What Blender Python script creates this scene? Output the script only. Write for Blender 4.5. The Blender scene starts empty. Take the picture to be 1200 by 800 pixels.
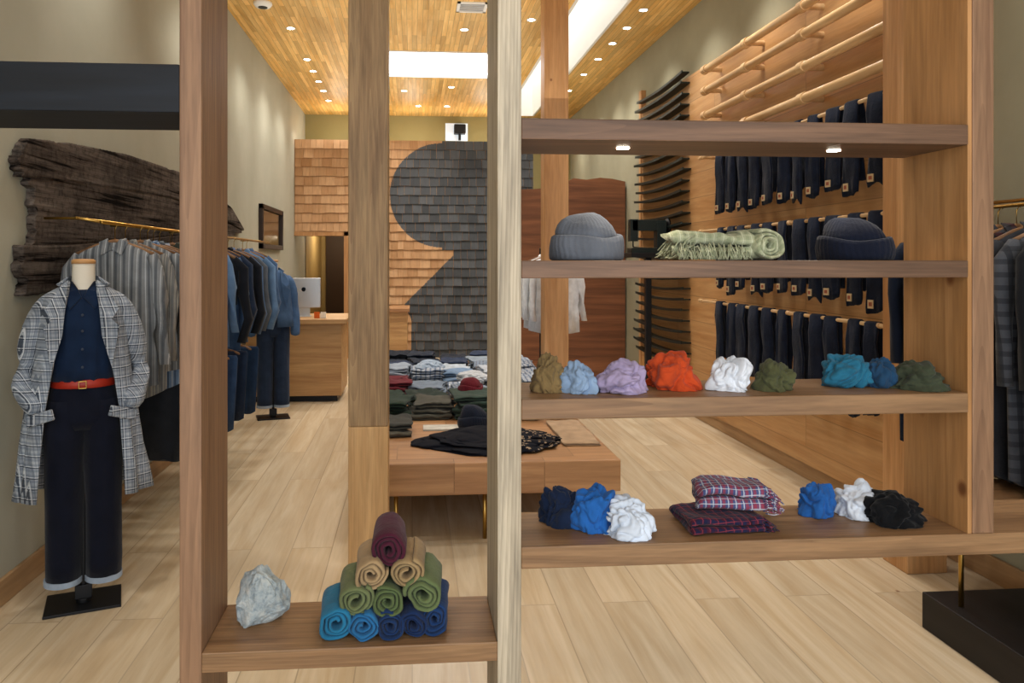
import bpy, bmesh, math, random
from mathutils import Vector, Matrix, noise
random.seed(7)
R=random.random
def U(a,b): return a+(b-a)*random.random()
TH=math.radians(4.51); S=math.sin(TH); C=math.cos(TH); F=900.0; H=1.55
# photo calibration: world point seen at photo point (u,v) on a known real plane
def W(u,v,Y):
    a=(u-554)/F; t=Y/(C-a*S); return Vector((t*(S+a*C),Y,H+(305-v)/F*t))
def WX(u,Y): return W(u,305,Y).x
def WP(u,v,X):
    a=(u-554)/F; t=X/(S+a*C); return Vector((X,t*(C-a*S),H+(305-v)/F*t))
def WZ(u,v,z):
    a=(u-554)/F; t=(z-H)*F/(305-v); return Vector((t*(S+a*C),t*(C-a*S),z))
def hx(h):
    h=h.lstrip('#'); c=[int(h[i:i+2],16)/255 for i in (0,2,4)]
    return tuple([(x/12.92 if x<=.04045 else ((x+.055)/1.055)**2.4) for x in c]+[1])
sc=bpy.context.scene
COL=sc.collection
wloc={}
# ---------------- object helpers
def TL(o,label,cat,group=None,kind=None):
    o["label"]=label; o["category"]=cat
    if group: o["group"]=group
    if kind: o["kind"]=kind
    return o
def E(name,loc,label,cat,rot=0,group=None,kind=None):
    o=bpy.data.objects.new(name,None); o.empty_display_size=.05
    o.location=loc; o.rotation_euler=(0,0,rot); COL.objects.link(o)
    wloc[o]=Vector(loc); return TL(o,label,cat,group,kind)
def M(name,geo,mat,parent=None,world=False,smooth=False,bevel=0,label=None,solid=0,sub=0,org=None):
    v,f=geo[0],geo[1]
    v=[Vector(p) for p in v]
    if parent is None:
        if org is None:
            xs=[p.x for p in v]; ys=[p.y for p in v]; zs=[p.z for p in v]
            org=Vector(((min(xs)+max(xs))/2,(min(ys)+max(ys))/2,min(zs)))
        else: org=Vector(org)
    elif world: org=wloc[parent]
    else: org=Vector((0,0,0))
    me=bpy.data.meshes.new(name); me.from_pydata([tuple(p-org) for p in v],[],f)
    mats=mat if isinstance(mat,(list,tuple)) else [mat]
    for m in mats: me.materials.append(m)
    if len(geo)>2:
        for p,i in zip(me.polygons,geo[2]): p.material_index=i
    bm=bmesh.new(); bm.from_mesh(me); bmesh.ops.recalc_face_normals(bm,faces=bm.faces); bm.to_mesh(me); bm.free()
    if smooth:
        for p in me.polygons: p.use_smooth=True
    me.update()
    o=bpy.data.objects.new(name,me); COL.objects.link(o)
    if parent is None: o.location=org; wloc[o]=org
    else: o.parent=parent; wloc[o]=wloc[parent]
    if solid: 
        md=o.modifiers.new("s","SOLIDIFY"); md.thickness=solid; md.offset=0
    if bevel:
        md=o.modifiers.new("b","BEVEL"); md.width=bevel; md.segments=2; md.limit_method='ANGLE'
    if sub:
        md=o.modifiers.new("u","SUBSURF"); md.levels=sub; md.render_levels=sub
    if label: o["label"]=label
    return o
def copy_thing(root,loc,rot=None,mats=None,label=None,scale=None):
    def cp(o,par):
        n=o.copy(); COL.objects.link(n)
        if par: n.parent=par
        if mats and n.type=='MESH':
            b=o.name.split('.')[0]
            if b in mats:
                n.material_slots[0].link='OBJECT'; n.material_slots[0].material=mats[b]
        for c in list(o.children):
            if c is not n: cp(c,n)
        return n
    kids=list(root.children)
    n=root.copy(); COL.objects.link(n); n.location=loc
    if rot is not None: n.rotation_euler=(0,0,rot)
    if scale: n.scale=scale
    for c in kids: cp(c,n)
    if label: n["label"]=label
    wloc[n]=Vector(loc)
    return n
# ---------------- geometry
def merge(*gs):
    V=[];Fa=[];I=[];has=any(len(g)>2 for g in gs)
    for g in gs:
        b=len(V); V+=list(g[0]); Fa+=[tuple(i+b for i in f) for f in g[1]]
        I+=list(g[2]) if len(g)>2 else [0]*len(g[1])
    return (V,Fa,I) if has else (V,Fa)
def gbox(x0,x1,y0,y1,z0,z1):
    v=[(x0,y0,z0),(x1,y0,z0),(x1,y1,z0),(x0,y1,z0),(x0,y0,z1),(x1,y0,z1),(x1,y1,z1),(x0,y1,z1)]
    return v,[(0,3,2,1),(4,5,6,7),(0,1,5,4),(1,2,6,5),(2,3,7,6),(3,0,4,7)]
def gloft(rings,caps=True,closed=True):
    n=len(rings[0]); V=[];Fa=[]
    for r in rings: V+=[Vector(p) for p in r]
    for i in range(len(rings)-1):
        for j in range(n if closed else n-1):
            k=(j+1)%n
            Fa.append((i*n+j,i*n+k,(i+1)*n+k,(i+1)*n+j))
    if caps and closed:
        Fa.append(tuple(range(n))); Fa.append(tuple(range((len(rings)-1)*n,len(rings)*n)))
    return V,Fa
def ell(cx,cy,z,a,b,n=32,fn=None,p=1.0):
    r=[]
    for i in range(n):
        t=2*math.pi*i/n; c=math.cos(t); s=math.sin(t)
        if p!=1: c=math.copysign(abs(c)**p,c); s=math.copysign(abs(s)**p,s)
        k=fn(t,z) if fn else 1
        r.append(Vector((cx+a*c*k,cy+b*s*k,z)))
    return r
def gtube(path,rad,n=10):
    path=[Vector(p) for p in path]
    if not isinstance(rad,(list,tuple)): rad=[rad]*len(path)
    rings=[]
    up=Vector((0,0,1))
    for i,p in enumerate(path):
        d=(path[min(i+1,len(path)-1)]-path[max(i-1,0)]).normalized()
        a=d.cross(up)
        if a.length<.05: a=d.cross(Vector((0,1,0)))
        a.normalize(); b=a.cross(d).normalized()
        rr=rad[i] if isinstance(rad[i],(tuple,list)) else (rad[i],rad[i])
        rings.append([p+a*rr[0]*math.cos(2*math.pi*j/n)+b*rr[1]*math.sin(2*math.pi*j/n) for j in range(n)])
    return gloft(rings)
def xf(g,loc=(0,0,0),rz=0,sc_=(1,1,1),rx=0,ry=0):
    m=Matrix.Translation(loc)@Matrix.Rotation(rz,4,'Z')@Matrix.Rotation(ry,4,'Y')@Matrix.Rotation(rx,4,'X')@Matrix.Diagonal((*sc_,1))
    return ([m@Vector(v) for v in g[0]],)+tuple(g[1:])
def glathe(prof,n=32,fn=None):
    rings=[]
    for r,z in prof: rings.append([Vector((r*math.cos(2*math.pi*i/n)*(fn(2*math.pi*i/n,z) if fn else 1),r*math.sin(2*math.pi*i/n)*(fn(2*math.pi*i/n,z) if fn else 1),z)) for i in range(n)])
    return gloft(rings)
_ico={}
def ico(k):
    if k not in _ico:
        bm=bmesh.new(); bmesh.ops.create_icosphere(bm,subdivisions=k,radius=1)
        bm.verts.ensure_lookup_table()
        _ico[k]=([v.co.copy() for v in bm.verts],[tuple(v.index for v in f.verts) for f in bm.faces]); bm.free()
    return _ico[k]
def smoothstep(a,b,x):
    t=max(0,min(1,(x-a)/(b-a))); return t*t*(3-2*t)
def crumple(seed,w,d,h,k=6,amp=1.0):
    """bunched soft cloth: full rounded mass, folds swept around a tilted axis, fine creases"""
    V,Fa=ico(k); o=Vector((seed*3.17,seed*1.31,seed*7.7)); out=[]
    an=seed*2.4; ax=Vector((math.cos(an)*.9,math.sin(an)*.5,.4)).normalized()
    e1=ax.cross(Vector((.3,.2,1))).normalized(); e2=ax.cross(e1); K=4+seed%3
    for p in V:
        hg=p.dot(ax); x=p.dot(e1); y=p.dot(e2); s=math.sqrt(max(0,1-hg*hg))
        az=math.atan2(y,x); nz=noise.noise(p*1.1+o); nz2=noise.noise(p*1.7+o*2)
        a1=az+1.0*nz+.8*hg
        v1=math.sin(K*.5*a1+2.4*nz2*s); w1=math.sqrt(v1*v1+.006)
        v2=math.sin(K*a1+2.0*hg+3.6*nz*s); w2=math.sqrt(v2*v2+.012)
        v3=math.sin(K*2*a1+3*nz2+2*hg); w3=math.sqrt(v3*v3+.02)
        q=p+.35*Vector((nz,nz2,nz))
        n2=noise.noise(q*2.3+o); n3=noise.noise(q*5.5+o)
        r=1+.45*noise.noise(p*.95+o*1.7)*amp
        r+=amp*(.27*(w1-.62)*s+.12*(w2-.6)*s*smoothstep(-.35,.3,nz2)+.035*(w3-.6)*s*smoothstep(-.1,.3,nz)+.24*math.sqrt(n2*n2+.002)+.05*math.sqrt(n3*n3+.003)-.09)
        out.append(p*r)
    zc=-.42
    out=[Vector((p.x*(1+.14*smoothstep(.1,-.42,p.z)),p.y*(1+.14*smoothstep(.1,-.42,p.z)),max(p.z,zc+.02*noise.noise(p*5+o)))) for p in out]
    mn=[min(p[i] for p in out) for i in range(3)]; mx=[max(p[i] for p in out) for i in range(3)]
    sx=w/(mx[0]-mn[0]); sy=d/(mx[1]-mn[1]); sz=h/(mx[2]-mn[2])
    return [Vector(((p.x-(mn[0]+mx[0])/2)*sx,(p.y-(mn[1]+mx[1])/2)*sy,(p.z-mn[2])*sz)) for p in out],Fa
def groll(r,L,turns=4,seg=26,squash=1.0,seed=0):
    N_=int(turns*seg); pitch=r*.86/turns; r0=r*.14; th=pitch*.86
    inner=[];outer=[]
    for i in range(N_+1):
        t=2*math.pi*i/seg+seed; rr=r0+pitch*i/seg
        w=1+.07*math.sin(2*t+seed)+.03*math.sin(5*t+seed*2)
        inner.append((math.cos(t)*(rr)*w,math.sin(t)*rr*w*squash)); outer.append((math.cos(t)*(rr+th)*w,math.sin(t)*(rr+th)*w*squash))
    ys=[-L/2,-L/2+.006,-L/4,0,L/4,L/2-.006,L/2]; V=[];Fa=[]
    n=len(inner); loop=inner+outer[::-1]; m=len(loop); last=len(ys)-1
    cx=[(inner[k][0]+outer[k][0])/2 for k in range(n)]; cz=[(inner[k][1]+outer[k][1])/2 for k in range(n)]
    mid=list(zip(cx,cz)); midl=mid+mid[::-1]
    for yi,y in enumerate(ys):
        for k,(x,z) in enumerate(loop):
            if yi in(0,last): f=.35; x=x*f+midl[k][0]*(1-f); z=z*f+midl[k][1]*(1-f)
            kk=k if k<n else m-1-k
            yo=.007*math.sin(kk*.17+seed*3) if yi in(0,1,last-1,last) else 0
            wob=.005*noise.noise(Vector((x*30,y*14,z*30+seed)))
            V.append(Vector((x+wob,y+yo,z+wob)))
    for yi in range(last):
        for k in range(m):
            k2=(k+1)%m; Fa.append((yi*m+k,yi*m+k2,(yi+1)*m+k2,(yi+1)*m+k))
    for base in (0,last*m):
        for k in range(n-1): Fa.append((base+k,base+k+1,base+m-2-k,base+m-1-k))
    zmin=min(v.z for v in V)
    return [v-Vector((0,0,zmin)) for v in V],Fa
def gserp(w,d,h,layers=5,seed=0,loose=1.0):
    """cloth folded back and forth: serpentine section (front shows fold edges) extruded along X"""
    p=h/layers; th=p*.84; path=[]; R_=p/2
    for l in range(layers):
        z=p*(l+.5); s=1 if l%2==0 else -1
        y0=-s*(d/2-R_); y1=s*(d/2-R_)
        jit=.012*loose*noise.noise(Vector((l*2.1,seed,0)))
        for k in range(11): path.append((y0+(y1-y0)*k/10+jit*(k/10),z))
        if l<layers-1:
            for k in range(1,6):
                a=-math.pi/2+math.pi*k/6; path.append((y1+jit+s*R_*math.cos(a),p*(l+1)+R_*math.sin(a)))
    n=len(path); lo=[];up=[]
    for i,(y,z) in enumerate(path):
        a=path[max(i-1,0)]; b=path[min(i+1,n-1)]; dy=b[0]-a[0]; dz=b[1]-a[1]; L=math.hypot(dy,dz) or 1
        ny,nz_=-dz/L,dy/L
        t=th/2*(.45 if i in(0,n-1) else 1)
        lo.append((y-ny*t,z-nz_*t)); up.append((y+ny*t,z+nz_*t))
    loop=lo+up[::-1]; rings=[]; nx=26
    for ix in range(nx+1):
        fx=ix/nx; x=-w/2+w*fx; e=min(fx,1-fx)
        sq=smoothstep(-.02,.05,e)
        ring=[]
        for (y,z) in loop:
            zz=z+loose*(.010*noise.noise(Vector((x*9,y*9,seed)))+.005*noise.noise(Vector((x*22,y*22,z*20+seed))))*min(1,z/h+.15)
            yy=y+loose*.012*noise.noise(Vector((x*8,z*14,seed+4)))
            xx=x+loose*(.02*noise.noise(Vector((y*7,z*30,seed+9)))) *(1 if e<.2 else .3)
            zz=zz*(1-.10*(1-smoothstep(0,.12,e)))
            ring.append(Vector((xx,yy*(.97+.03*sq),max(0,zz))))
        rings.append(ring)
    m=len(loop); V,Fa=gloft(rings,caps=False)
    for base in(0,nx*m):
        for k in range(n-1): Fa.append((base+k,base+k+1,base+m-2-k,base+m-1-k))
    return V,Fa
# ---------------- materials
class G:
    def __init__(s,name,rough=.6,spec=.3):
        s.m=bpy.data.materials.new(name); s.m.use_nodes=True; s.nt=s.m.node_tree
        s.b=s.nt.nodes["Principled BSDF"]; s.b.inputs["Roughness"].default_value=rough
        s.b.inputs["Specular IOR Level"].default_value=spec
    def n(s,t,props=None,out=0,**ins):
        nd=s.nt.nodes.new(t)
        for k,v in (props or {}).items(): setattr(nd,k,v)
        for k,v in ins.items():
            key=int(k[1:]) if k[0]=='i' and k[1:].isdigit() else k.replace('_',' ')
            i=nd.inputs[key]
            if isinstance(v,bpy.types.NodeSocket): s.nt.links.new(v,i)
            else: i.default_value=v
        return nd.outputs[out] if out is not None else nd
    def math(s,op,a,b=0,c=None):
        kw=dict(i0=a,i1=b)
        if c is not None: kw['i2']=c
        return s.n("ShaderNodeMath",{"operation":op},**kw)
    def mix(s,f,a,b,blend='MIX'):
        return s.n("ShaderNodeMix",{"data_type":'RGBA',"blend_type":blend},out=2,i0=f,i6=a,i7=b)
    def ramp(s,f,stops):
        nd=s.nt.nodes.new("ShaderNodeValToRGB"); s.nt.links.new(f,nd.inputs[0])
        e=nd.color_ramp.elements
        while len(e)<len(stops): e.new(.5)
        for x,(p,c) in zip(e,stops): x.position=p; x.color=c
        return nd.outputs[0]
    def col(s,c,inp="Base Color"):
        if isinstance(c,bpy.types.NodeSocket): s.nt.links.new(c,s.b.inputs[inp])
        else: s.b.inputs[inp].default_value=c
    def bump(s,h,st=.3,dist=.01):
        s.nt.links.new(s.n("ShaderNodeBump",Height=h,Strength=st,Distance=dist),s.b.inputs["Normal"])
def g4(v): return (v,v,v,1)
def wood(name,light,dark,axis='Y',rough=.5,plank=None,knots=0,grain=1.0,scale=1.0,swirl=0,gapc=.35,vary=1.0,spec=.3):
    g=G(name,rough,spec); tc=g.n("ShaderNodeTexCoord",out=3)
    rnd=g.n("ShaderNodeObjectInfo",out=5)
    off=g.n("ShaderNodeCombineXYZ",X=g.math('MULTIPLY',rnd,7.3),Y=g.math('MULTIPLY',rnd,13.1),Z=g.math('MULTIPLY',rnd,5.7))
    vec=g.n("ShaderNodeVectorMath",{"operation":'ADD'},i0=tc,i1=off)
    br=None
    if plank:
        wdt,ln,across=plank
        sx=g.n("ShaderNodeSeparateXYZ",out=None,i0=tc)
        al=sx.outputs['XYZ'.index(axis)]; ac=sx.outputs['XYZ'.index(across)]
        v2=g.n("ShaderNodeCombineXYZ",X=al,Y=ac)
        br=g.n("ShaderNodeTexBrick",{"offset":.37,"offset_frequency":2,"squash":1},out=None,Vector=v2,Color1=g4(0),Color2=g4(1),Mortar=g4(.5),Scale=1.0,Mortar_Size=.0022*(wdt/.12)**.5,Mortar_Smooth=.3,Bias=0.0,Brick_Width=ln,Row_Height=wdt)
        shift=g.n("ShaderNodeVectorMath",{"operation":'SCALE'},i0=br.outputs[0]); shift.node.inputs[3].default_value=9.0
        vec=g.n("ShaderNodeVectorMath",{"operation":'ADD'},i0=vec,i1=shift)
    s=[1,1,1]; s['XYZ'.index(axis)]=.07
    mp=g.n("ShaderNodeMapping",Vector=vec,Scale=tuple(x*scale for x in s))
    n1=g.n("ShaderNodeTexNoise",Vector=mp,Scale=9.0,Detail=3.0,Roughness=.55,Distortion=1.2)
    n2=g.n("ShaderNodeTexNoise",Vector=mp,Scale=70.0,Detail=3.0,Roughness=.6)
    if swirl:
        mp2=g.n("ShaderNodeMapping",Vector=vec,Scale=tuple((x if x==1 else .045)*scale for x in s))
        n0=g.n("ShaderNodeTexNoise",Vector=mp2,Scale=4.5,Detail=1.0,Distortion=.2)
        w=g.math('FRACT',g.math('MULTIPLY',n0,44.0))
        f=g.math('ADD',g.math('MULTIPLY',w,swirl),g.math('MULTIPLY',n1,1-swirl))
    else: f=n1
    c=g.ramp(f,[(.32,hx(dark)),(.68,hx(light))])
    gr=g.ramp(n2,[(.3,g4(1-.32*grain)),(.62,g4(1.0))])
    c=g.mix(1.0,c,gr,'MULTIPLY')
    if br:
        rc=g.ramp(br.outputs[0],[(0,g4(1-.2*vary)),(.5,g4(.97)),(1,g4(1+.12*vary))]); c=g.mix(1.0,c,rc,'MULTIPLY')
        mm=g.ramp(br.outputs[1],[(0,g4(1)),(1,g4(gapc))]); c=g.mix(1.0,c,mm,'MULTIPLY')
    if knots:
        ks=.45 if plank else .8
        mk=g.n("ShaderNodeMapping",Vector=vec,Scale=tuple(1 if x==1 else ks for x in s))
        vo=g.n("ShaderNodeTexVoronoi",{"feature":'F1'},Vector=mk,Scale=4.2 if not plank else 2.6,Randomness=1.0)
        kc=g.ramp(vo,[(.0,hx('4a2815')),(.035*knots,hx('8b5a38')),(.075*knots,(1,1,1,1))]); c=g.mix(.75,c,kc,'MULTIPLY')
    g.col(c); g.bump(n2,.12,.004)
    return g.m
def fabric(name,c,var=.25,rough=.9,fuzz=220,stripes=None,bands=None,bump=.35):
    g=G(name,rough,.12); tc=g.n("ShaderNodeTexCoord",out=3)
    n1=g.n("ShaderNodeTexNoise",Vector=tc,Scale=12.0,Detail=4.0)
    base=hx(c); col=base
    if bands:
        sx=g.n("ShaderNodeSeparateXYZ",out=None,i0=tc)
        co={'x':sx.outputs[0],'y':sx.outputs[1],'z':sx.outputs[2],
            'h':g.math('ADD',sx.outputs[0],g.math('MULTIPLY',sx.outputs[1],.8)),
            'k':g.math('ADD',sx.outputs[2],sx.outputs[1])}
        for ax,fr,ce,hw,bc,al in bands:
            f=g.math('COMPARE',g.math('FRACT',g.math('MULTIPLY',co[ax],fr)),ce,hw)
            col=g.mix(g.math('MULTIPLY',f,al),col,hx(bc))
    v=g.ramp(n1,[(.3,g4(1-var)),(.7,g4(1+var*.4))])
    g.col(g.mix(1.0,col,v,'MULTIPLY'))
    n2=g.n("ShaderNodeTexNoise",Vector=tc,Scale=float(fuzz),Detail=2.0)
    n3=g.n("ShaderNodeTexNoise",Vector=tc,Scale=28.0,Detail=3.0,Distortion=.8)
    g.bump(g.math('ADD',g.math('MULTIPLY',n2,.25),n3),bump,.006)
    g.b.inputs["Sheen Weight"].default_value=.08
    return g.m
def plain(name,c,rough=.5,metal=0,em=0,spec=.4):
    g=G(name,rough,spec); g.col(hx(c)); g.b.inputs["Metallic"].default_value=metal
    tc=g.n("ShaderNodeTexCoord",out=3); n=g.n("ShaderNodeTexNoise",Vector=tc,Scale=40.0,Detail=2.0)
    if not em: g.bump(n,.05,.002)
    if em: g.b.inputs["Emission Color"].default_value=hx(c); g.b.inputs["Emission Strength"].default_value=em
    return g.m
def plaster(name,c1,c2):
    g=G(name,.85,.2); tc=g.n("ShaderNodeTexCoord",out=3)
    n=g.n("ShaderNodeTexNoise",Vector=tc,Scale=1.3,Detail=6.0,Roughness=.6)
    g.col(g.ramp(n,[(.3,hx(c1)),(.7,hx(c2))]))
    n2=g.n("ShaderNodeTexNoise",Vector=tc,Scale=45.0,Detail=4.0); g.bump(n2,.12,.005)
    return g.m
mFloor=wood("oak_floor",'d2c1a5','bfa988','Y',.27,plank=(.215,2.1,'X'),grain=.22,gapc=.7,vary=.6,spec=.42,knots=.4)
mCeil=wood("cedar_ceiling",'fad084','dda853','Y',.5,plank=(.055,.9,'X'),grain=.4,gapc=.28,vary=1.1)
mWallL=plaster("olive_plaster_pale",'a3a291','afae9e')
mWallR=plaster("olive_plaster",'8e8a74','9c9881')
mBack=plaster("olive_plaster_deep",'8b8257','978e64')
mPanel=wood("cedar_panelling",'d3a774','ba8954','Y',.5,plank=(.24,2.6,'Z'),grain=.4,gapc=.6,vary=.6)
mWalZ=wood("walnut_upright",'957357','73553f','Z',.5,grain=.9,swirl=.12)
mWalX=wood("walnut_shelf",'7a5c46','5a4231','X',.45,grain=1.0,swirl=.1)
mWalX2=wood("oak_shelf",'9c7a57','77583c','X',.42,grain=1.0,swirl=.12)
mAsh=wood("ash_upright",'beb19a','938672','Z',.55,grain=1.1,swirl=.24)
mCedZ=wood("cedar_post",'cb9b69','ae7d4d','Z',.5,knots=.8,grain=.6)
mOakZ=wood("oak_post",'ac8f68','886b4b','Z',.5,grain=1.1,swirl=.16)
mOakZ2=wood("oak_post_pale",'cfa876','b58d5d','Z',.5,grain=.6,swirl=.1)
mKnot=wood("knotty_cedar",'bf8f5d','9c7043','Z',.5,knots=1.3,grain=.7)
mTable=wood("table_cedar",'b5895e','946a46','X',.42,plank=(.3,.5,'Y'),grain=.5,gapc=.7,vary=.6)
mDesk=wood("desk_oak",'c59e6c','a47b50','X',.45,grain=.5)
mMahog=wood("redwood_slab",'8b5a3b','663f28','X',.5,grain=.5)
mBlackWood=wood("blue_black_beam",'141a23','090c12','X',.6,grain=1.0)
mDowel=wood("dowel",'e0bf90','cca473','Y',.4,grain=.3)
mBase=wood("baseboard",'b7956d','9a7852','Y',.5,grain=.4)
mWhite=plain("white_paint",'f1efe8',.7)
mBrass=plain("brass",'b08d4a',.3,1)
mBlack=plain("black_steel",'16171a',.45,.4)
mBlackBox=wood("black_plinth",'201b1a','110e0e','Y',.5,grain=.6)
mGreenIron=plain("dark_green_iron",'192422',.45,.3)
mSkyG=plain("skylight_glass",'ffffff',.5,0,7.0)
mSkyS=plain("skylight_frosted",'fbfcff',.5,0,3.2)
mLamp=plain("lamp_lens",'fff3dc',.5,0,30.0)
mSilver=plain("silver",'c4c8cc',.35,.6)
mScreen=plain("screen_black",'15171a',.2)
mHang=wood("hanger_wood",'9a7350','6e4d31','X',.5)
mTag=fabric("tag_paper",'c4ae88',.1)
mTagR=plain("tag_print",'8f4d36',.7)
g=G("weathered_timber",.95,.05); tc=g.n("ShaderNodeTexCoord",out=3)
mp=g.n("ShaderNodeMapping",Vector=tc,Scale=(.3,.03,1))
a1=g.n("ShaderNodeTexNoise",Vector=mp,Scale=22.0,Detail=7.0,Roughness=.65,Distortion=.0)
a2=g.n("ShaderNodeTexNoise",Vector=mp,Scale=110.0,Detail=3.0,Roughness=.6)
a3=g.n("ShaderNodeTexNoise",Vector=tc,Scale=3.0,Detail=5.0,Roughness=.7)
a5=g.n("ShaderNodeTexNoise",Vector=tc,Scale=26.0,Detail=5.0,Roughness=.7)
c=g.ramp(a1,[(.38,hx('14100e')),(.43,hx('4f4640')),(.58,hx('6a615a')),(.75,hx('867d75'))])
c=g.mix(1.0,c,g.ramp(a2,[(.33,g4(.55)),(.52,g4(1.0))]),'MULTIPLY')
c=g.mix(1.0,c,g.ramp(a3,[(.38,g4(.5)),(.58,g4(1.0))]),'MULTIPLY')
c=g.mix(1.0,c,g.ramp(a5,[(.38,g4(.6)),(.5,g4(1.0))]),'MULTIPLY')
g.col(c); g.bump(g.math('ADD',g.math('ADD',a1,g.math('MULTIPLY',a2,.4)),g.math('MULTIPLY',a5,.5)),.45,.008); mTimber=g.m

# ---------------- room shell
XL,XR=-1.85,2.81; ZC=4.08; YB=13.5; YF=-1.2
def STR(name,geo,mat,label,cat,**k):
    return TL(M(name,geo,mat,**k),label,cat,kind="structure")
STR("floor",gbox(XL-.1,XR+.1,YF,YB+3,-.1,0),mFloor,"light oak plank floor of the shop","floor",org=(0,0,0))
STR("wall_left",gbox(XL-.12,XL,YF,YB+.1,0,ZC+.1),mWallL,"olive grey plaster side wall","wall")
STR("wall_right",gbox(XR,XR+.12,YF,YB+.1,0,ZC+.1),mWallR,"olive plaster side wall behind cedar panelling","wall")
hx1=WX(410,12.3)
STR("wall_back",merge(gbox(hx1,XR,YB,YB+.12,0,ZC+.1),gbox(XL,hx1,YB,YB+.12,2.15,ZC+.1)),mBack,"deep olive plaster wall at the end of the shop","wall")
STR("wall_hall",merge(gbox(XL,hx1+.3,YB+2.4,YB+2.5,0,2.4),gbox(XL,hx1+.3,YB,YB+2.5,2.3,2.4),gbox(hx1+.2,hx1+.3,YB+.12,YB+2.5,0,2.4),gbox(XL-.12,XL,YB,YB+2.5,0,2.4)),plaster("hall_plaster",'a08a5c','b09a68'),"warm plaster walls of the rear hallway","wall")
SX0,SX1=1.58,2.12; KX0,KX1,KY0,KY1=-.42,1.08,9.3,10.6; T0=ZC; T1=ZC+.1
cg=merge(gbox(XL,KX0,YF,YB,T0,T1),gbox(KX1,SX0,YF,YB,T0,T1),gbox(KX0,KX1,YF,KY0,T0,T1),gbox(KX0,KX1,KY1,YB,T0,T1),
         gbox(SX1,XR,YF,YB,T0,T1),gbox(SX0,SX1,YF,3.0,T0,T1),gbox(SX0,SX1,13.3,YB,T0,T1))
STR("ceiling",cg,mCeil,"warm cedar plank ceiling with skylight openings","ceiling",org=(0,0,ZC))
def well(name,x0,x1,y0,y1,hh):
    t=.03; zb=T0-.012
    STR(name,merge(gbox(x0,x0+t,y0,y1,zb,T1+hh),gbox(x1-t,x1,y0,y1,zb,T1+hh),gbox(x0+t,x1-t,y0,y0+t,zb,T1+hh),gbox(x0+t,x1-t,y1-t,y1,zb,T1+hh)),mWhite,"white painted light well above the ceiling opening","light well")
well("trim_1",SX0,SX1,3.0,13.3,1.0); well("trim_2",KX0,KX1,KY0,KY1,.0)
STR("window_1",gbox(SX0,SX1,3.0,13.3,T1+1.0,T1+1.03),mSkyS,"long frosted skylight glowing with daylight","skylight")
STR("window_2",gbox(KX0+.03,KX1-.03,KY0+.03,KY1-.03,T0+.03,T0+.06),mSkyG,"square frosted skylight glowing with daylight","skylight")
STR("baseboard_left",gbox(XL,XL+.02,YF,YB,0,.12),mBase,"light wood baseboard","baseboard",bevel=.004)
STR("baseboard_right",gbox(XR-.02,XR,YF,YB,0,.12),mBase,"light wood baseboard","baseboard",bevel=.004)
py0=3.55; py1=WP(757,200,XR).y
STR("trim_5",gbox(XR-.05,XR,py0,py1,.12,1.55+1.84),mPanel,"tall cedar panelling with horizontal boards","wall panelling",org=(XR,0,0))
STR("trim_6",gbox(XR-.06,XR,py1,py1+.09,.12,3.6),mCedZ,"vertical cedar trim post on the wall","trim",bevel=.004)
p=W(522,165,YB); q=W(548,145,YB)
STR("window_3",gbox(p.x,q.x,YB-.02,YB,p.z,q.z),plain("pale_glass",'cfdbe6',.3,0,.6),"small pale high window","window")
sp=E("wall_speaker",((p.x+q.x)/2+.05,YB-.12,q.z-.1),"small black speaker mounted high on the wall","speaker")
M("speaker_body",gbox(-.1,.1,-.08,.1,-.1,.06),mBlack,sp,bevel=.01); M("bracket",gbox(-.02,.02,.0,.1,-.2,-.1),mBlack,sp)

# shingle wall with emblem
def gray(X,Z):
    u=483+X*73.2; v=305-(Z-1.55)*73.2
    if (u-518)**2+(v-229)**2<61**2: return True
    if u>518 and v<293: return True
    if 293<=v<356 and u>537-(v-293): return True
    if v>=356 and u>474+8*smoothstep(356,376,v): return True
    return False
YS=12.3; V=[];Fa=[];I=[]; random.seed(3)
rowh=.145; ztop=1.55+1.91; nrow=int(ztop/rowh)+1
for r in range(nrow):
    z1=ztop-r*rowh; z0=max(z1-rowh,.0)
    if z1<=.02: break
    x=XL+.005
    while x<1.95:
        w=U(.09,.17); x2=min(x+w,1.95)
        if not(x2<=hx1+.02 or x>=hx1) : x2=hx1
        if x<hx1-.001 and z0<2.0: x=x2; continue
        g_=.003; jz=U(-.006,.006); d=U(.022,.034); a0=x+g_; a1=x2-g_
        cor=[gray(a,b) for a in(a0,(a0+a1)/2,a1) for b in(z0,z1)]
        b=len(V)
        V+=[(a0,YS-d,z0+jz),(a1,YS-d,z0+jz),(a1,YS,z0+jz),(a0,YS,z0+jz),(a0,YS-.006,z1),(a1,YS-.006,z1),(a1,YS,z1),(a0,YS,z1)]
        fs=gbox(0,1,0,1,0,1)[1]
        if all(cor) or not any(cor):
            Fa+=[tuple(i+b for i in f) for f in fs]; I+=[1 if cor[0] else 0]*6
        else:
            m0=1 if gray((a0+a1)/2,(z0+z1)/2) else 0
            for k_,f in enumerate(fs):
                if k_==2: continue
                Fa.append(tuple(i+b for i in f)); I.append(m0)
            n_=16; bb=len(V)
            for j in range(n_+1):
                for i in range(n_+1):
                    zz=z0+jz+(z1-z0-jz)*j/n_; V.append((a0+(a1-a0)*i/n_,YS-d+(d-.006)*j/n_,zz))
            for j in range(n_):
                for i in range(n_):
                    k_=bb+j*(n_+1)+i; Fa.append((k_,k_+1,k_+n_+2,k_+n_+1))
                    I.append(1 if gray(a0+(a1-a0)*(i+.5)/n_,z0+(z1-z0)*(j+.5)/n_) else 0)
        x=x2
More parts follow.
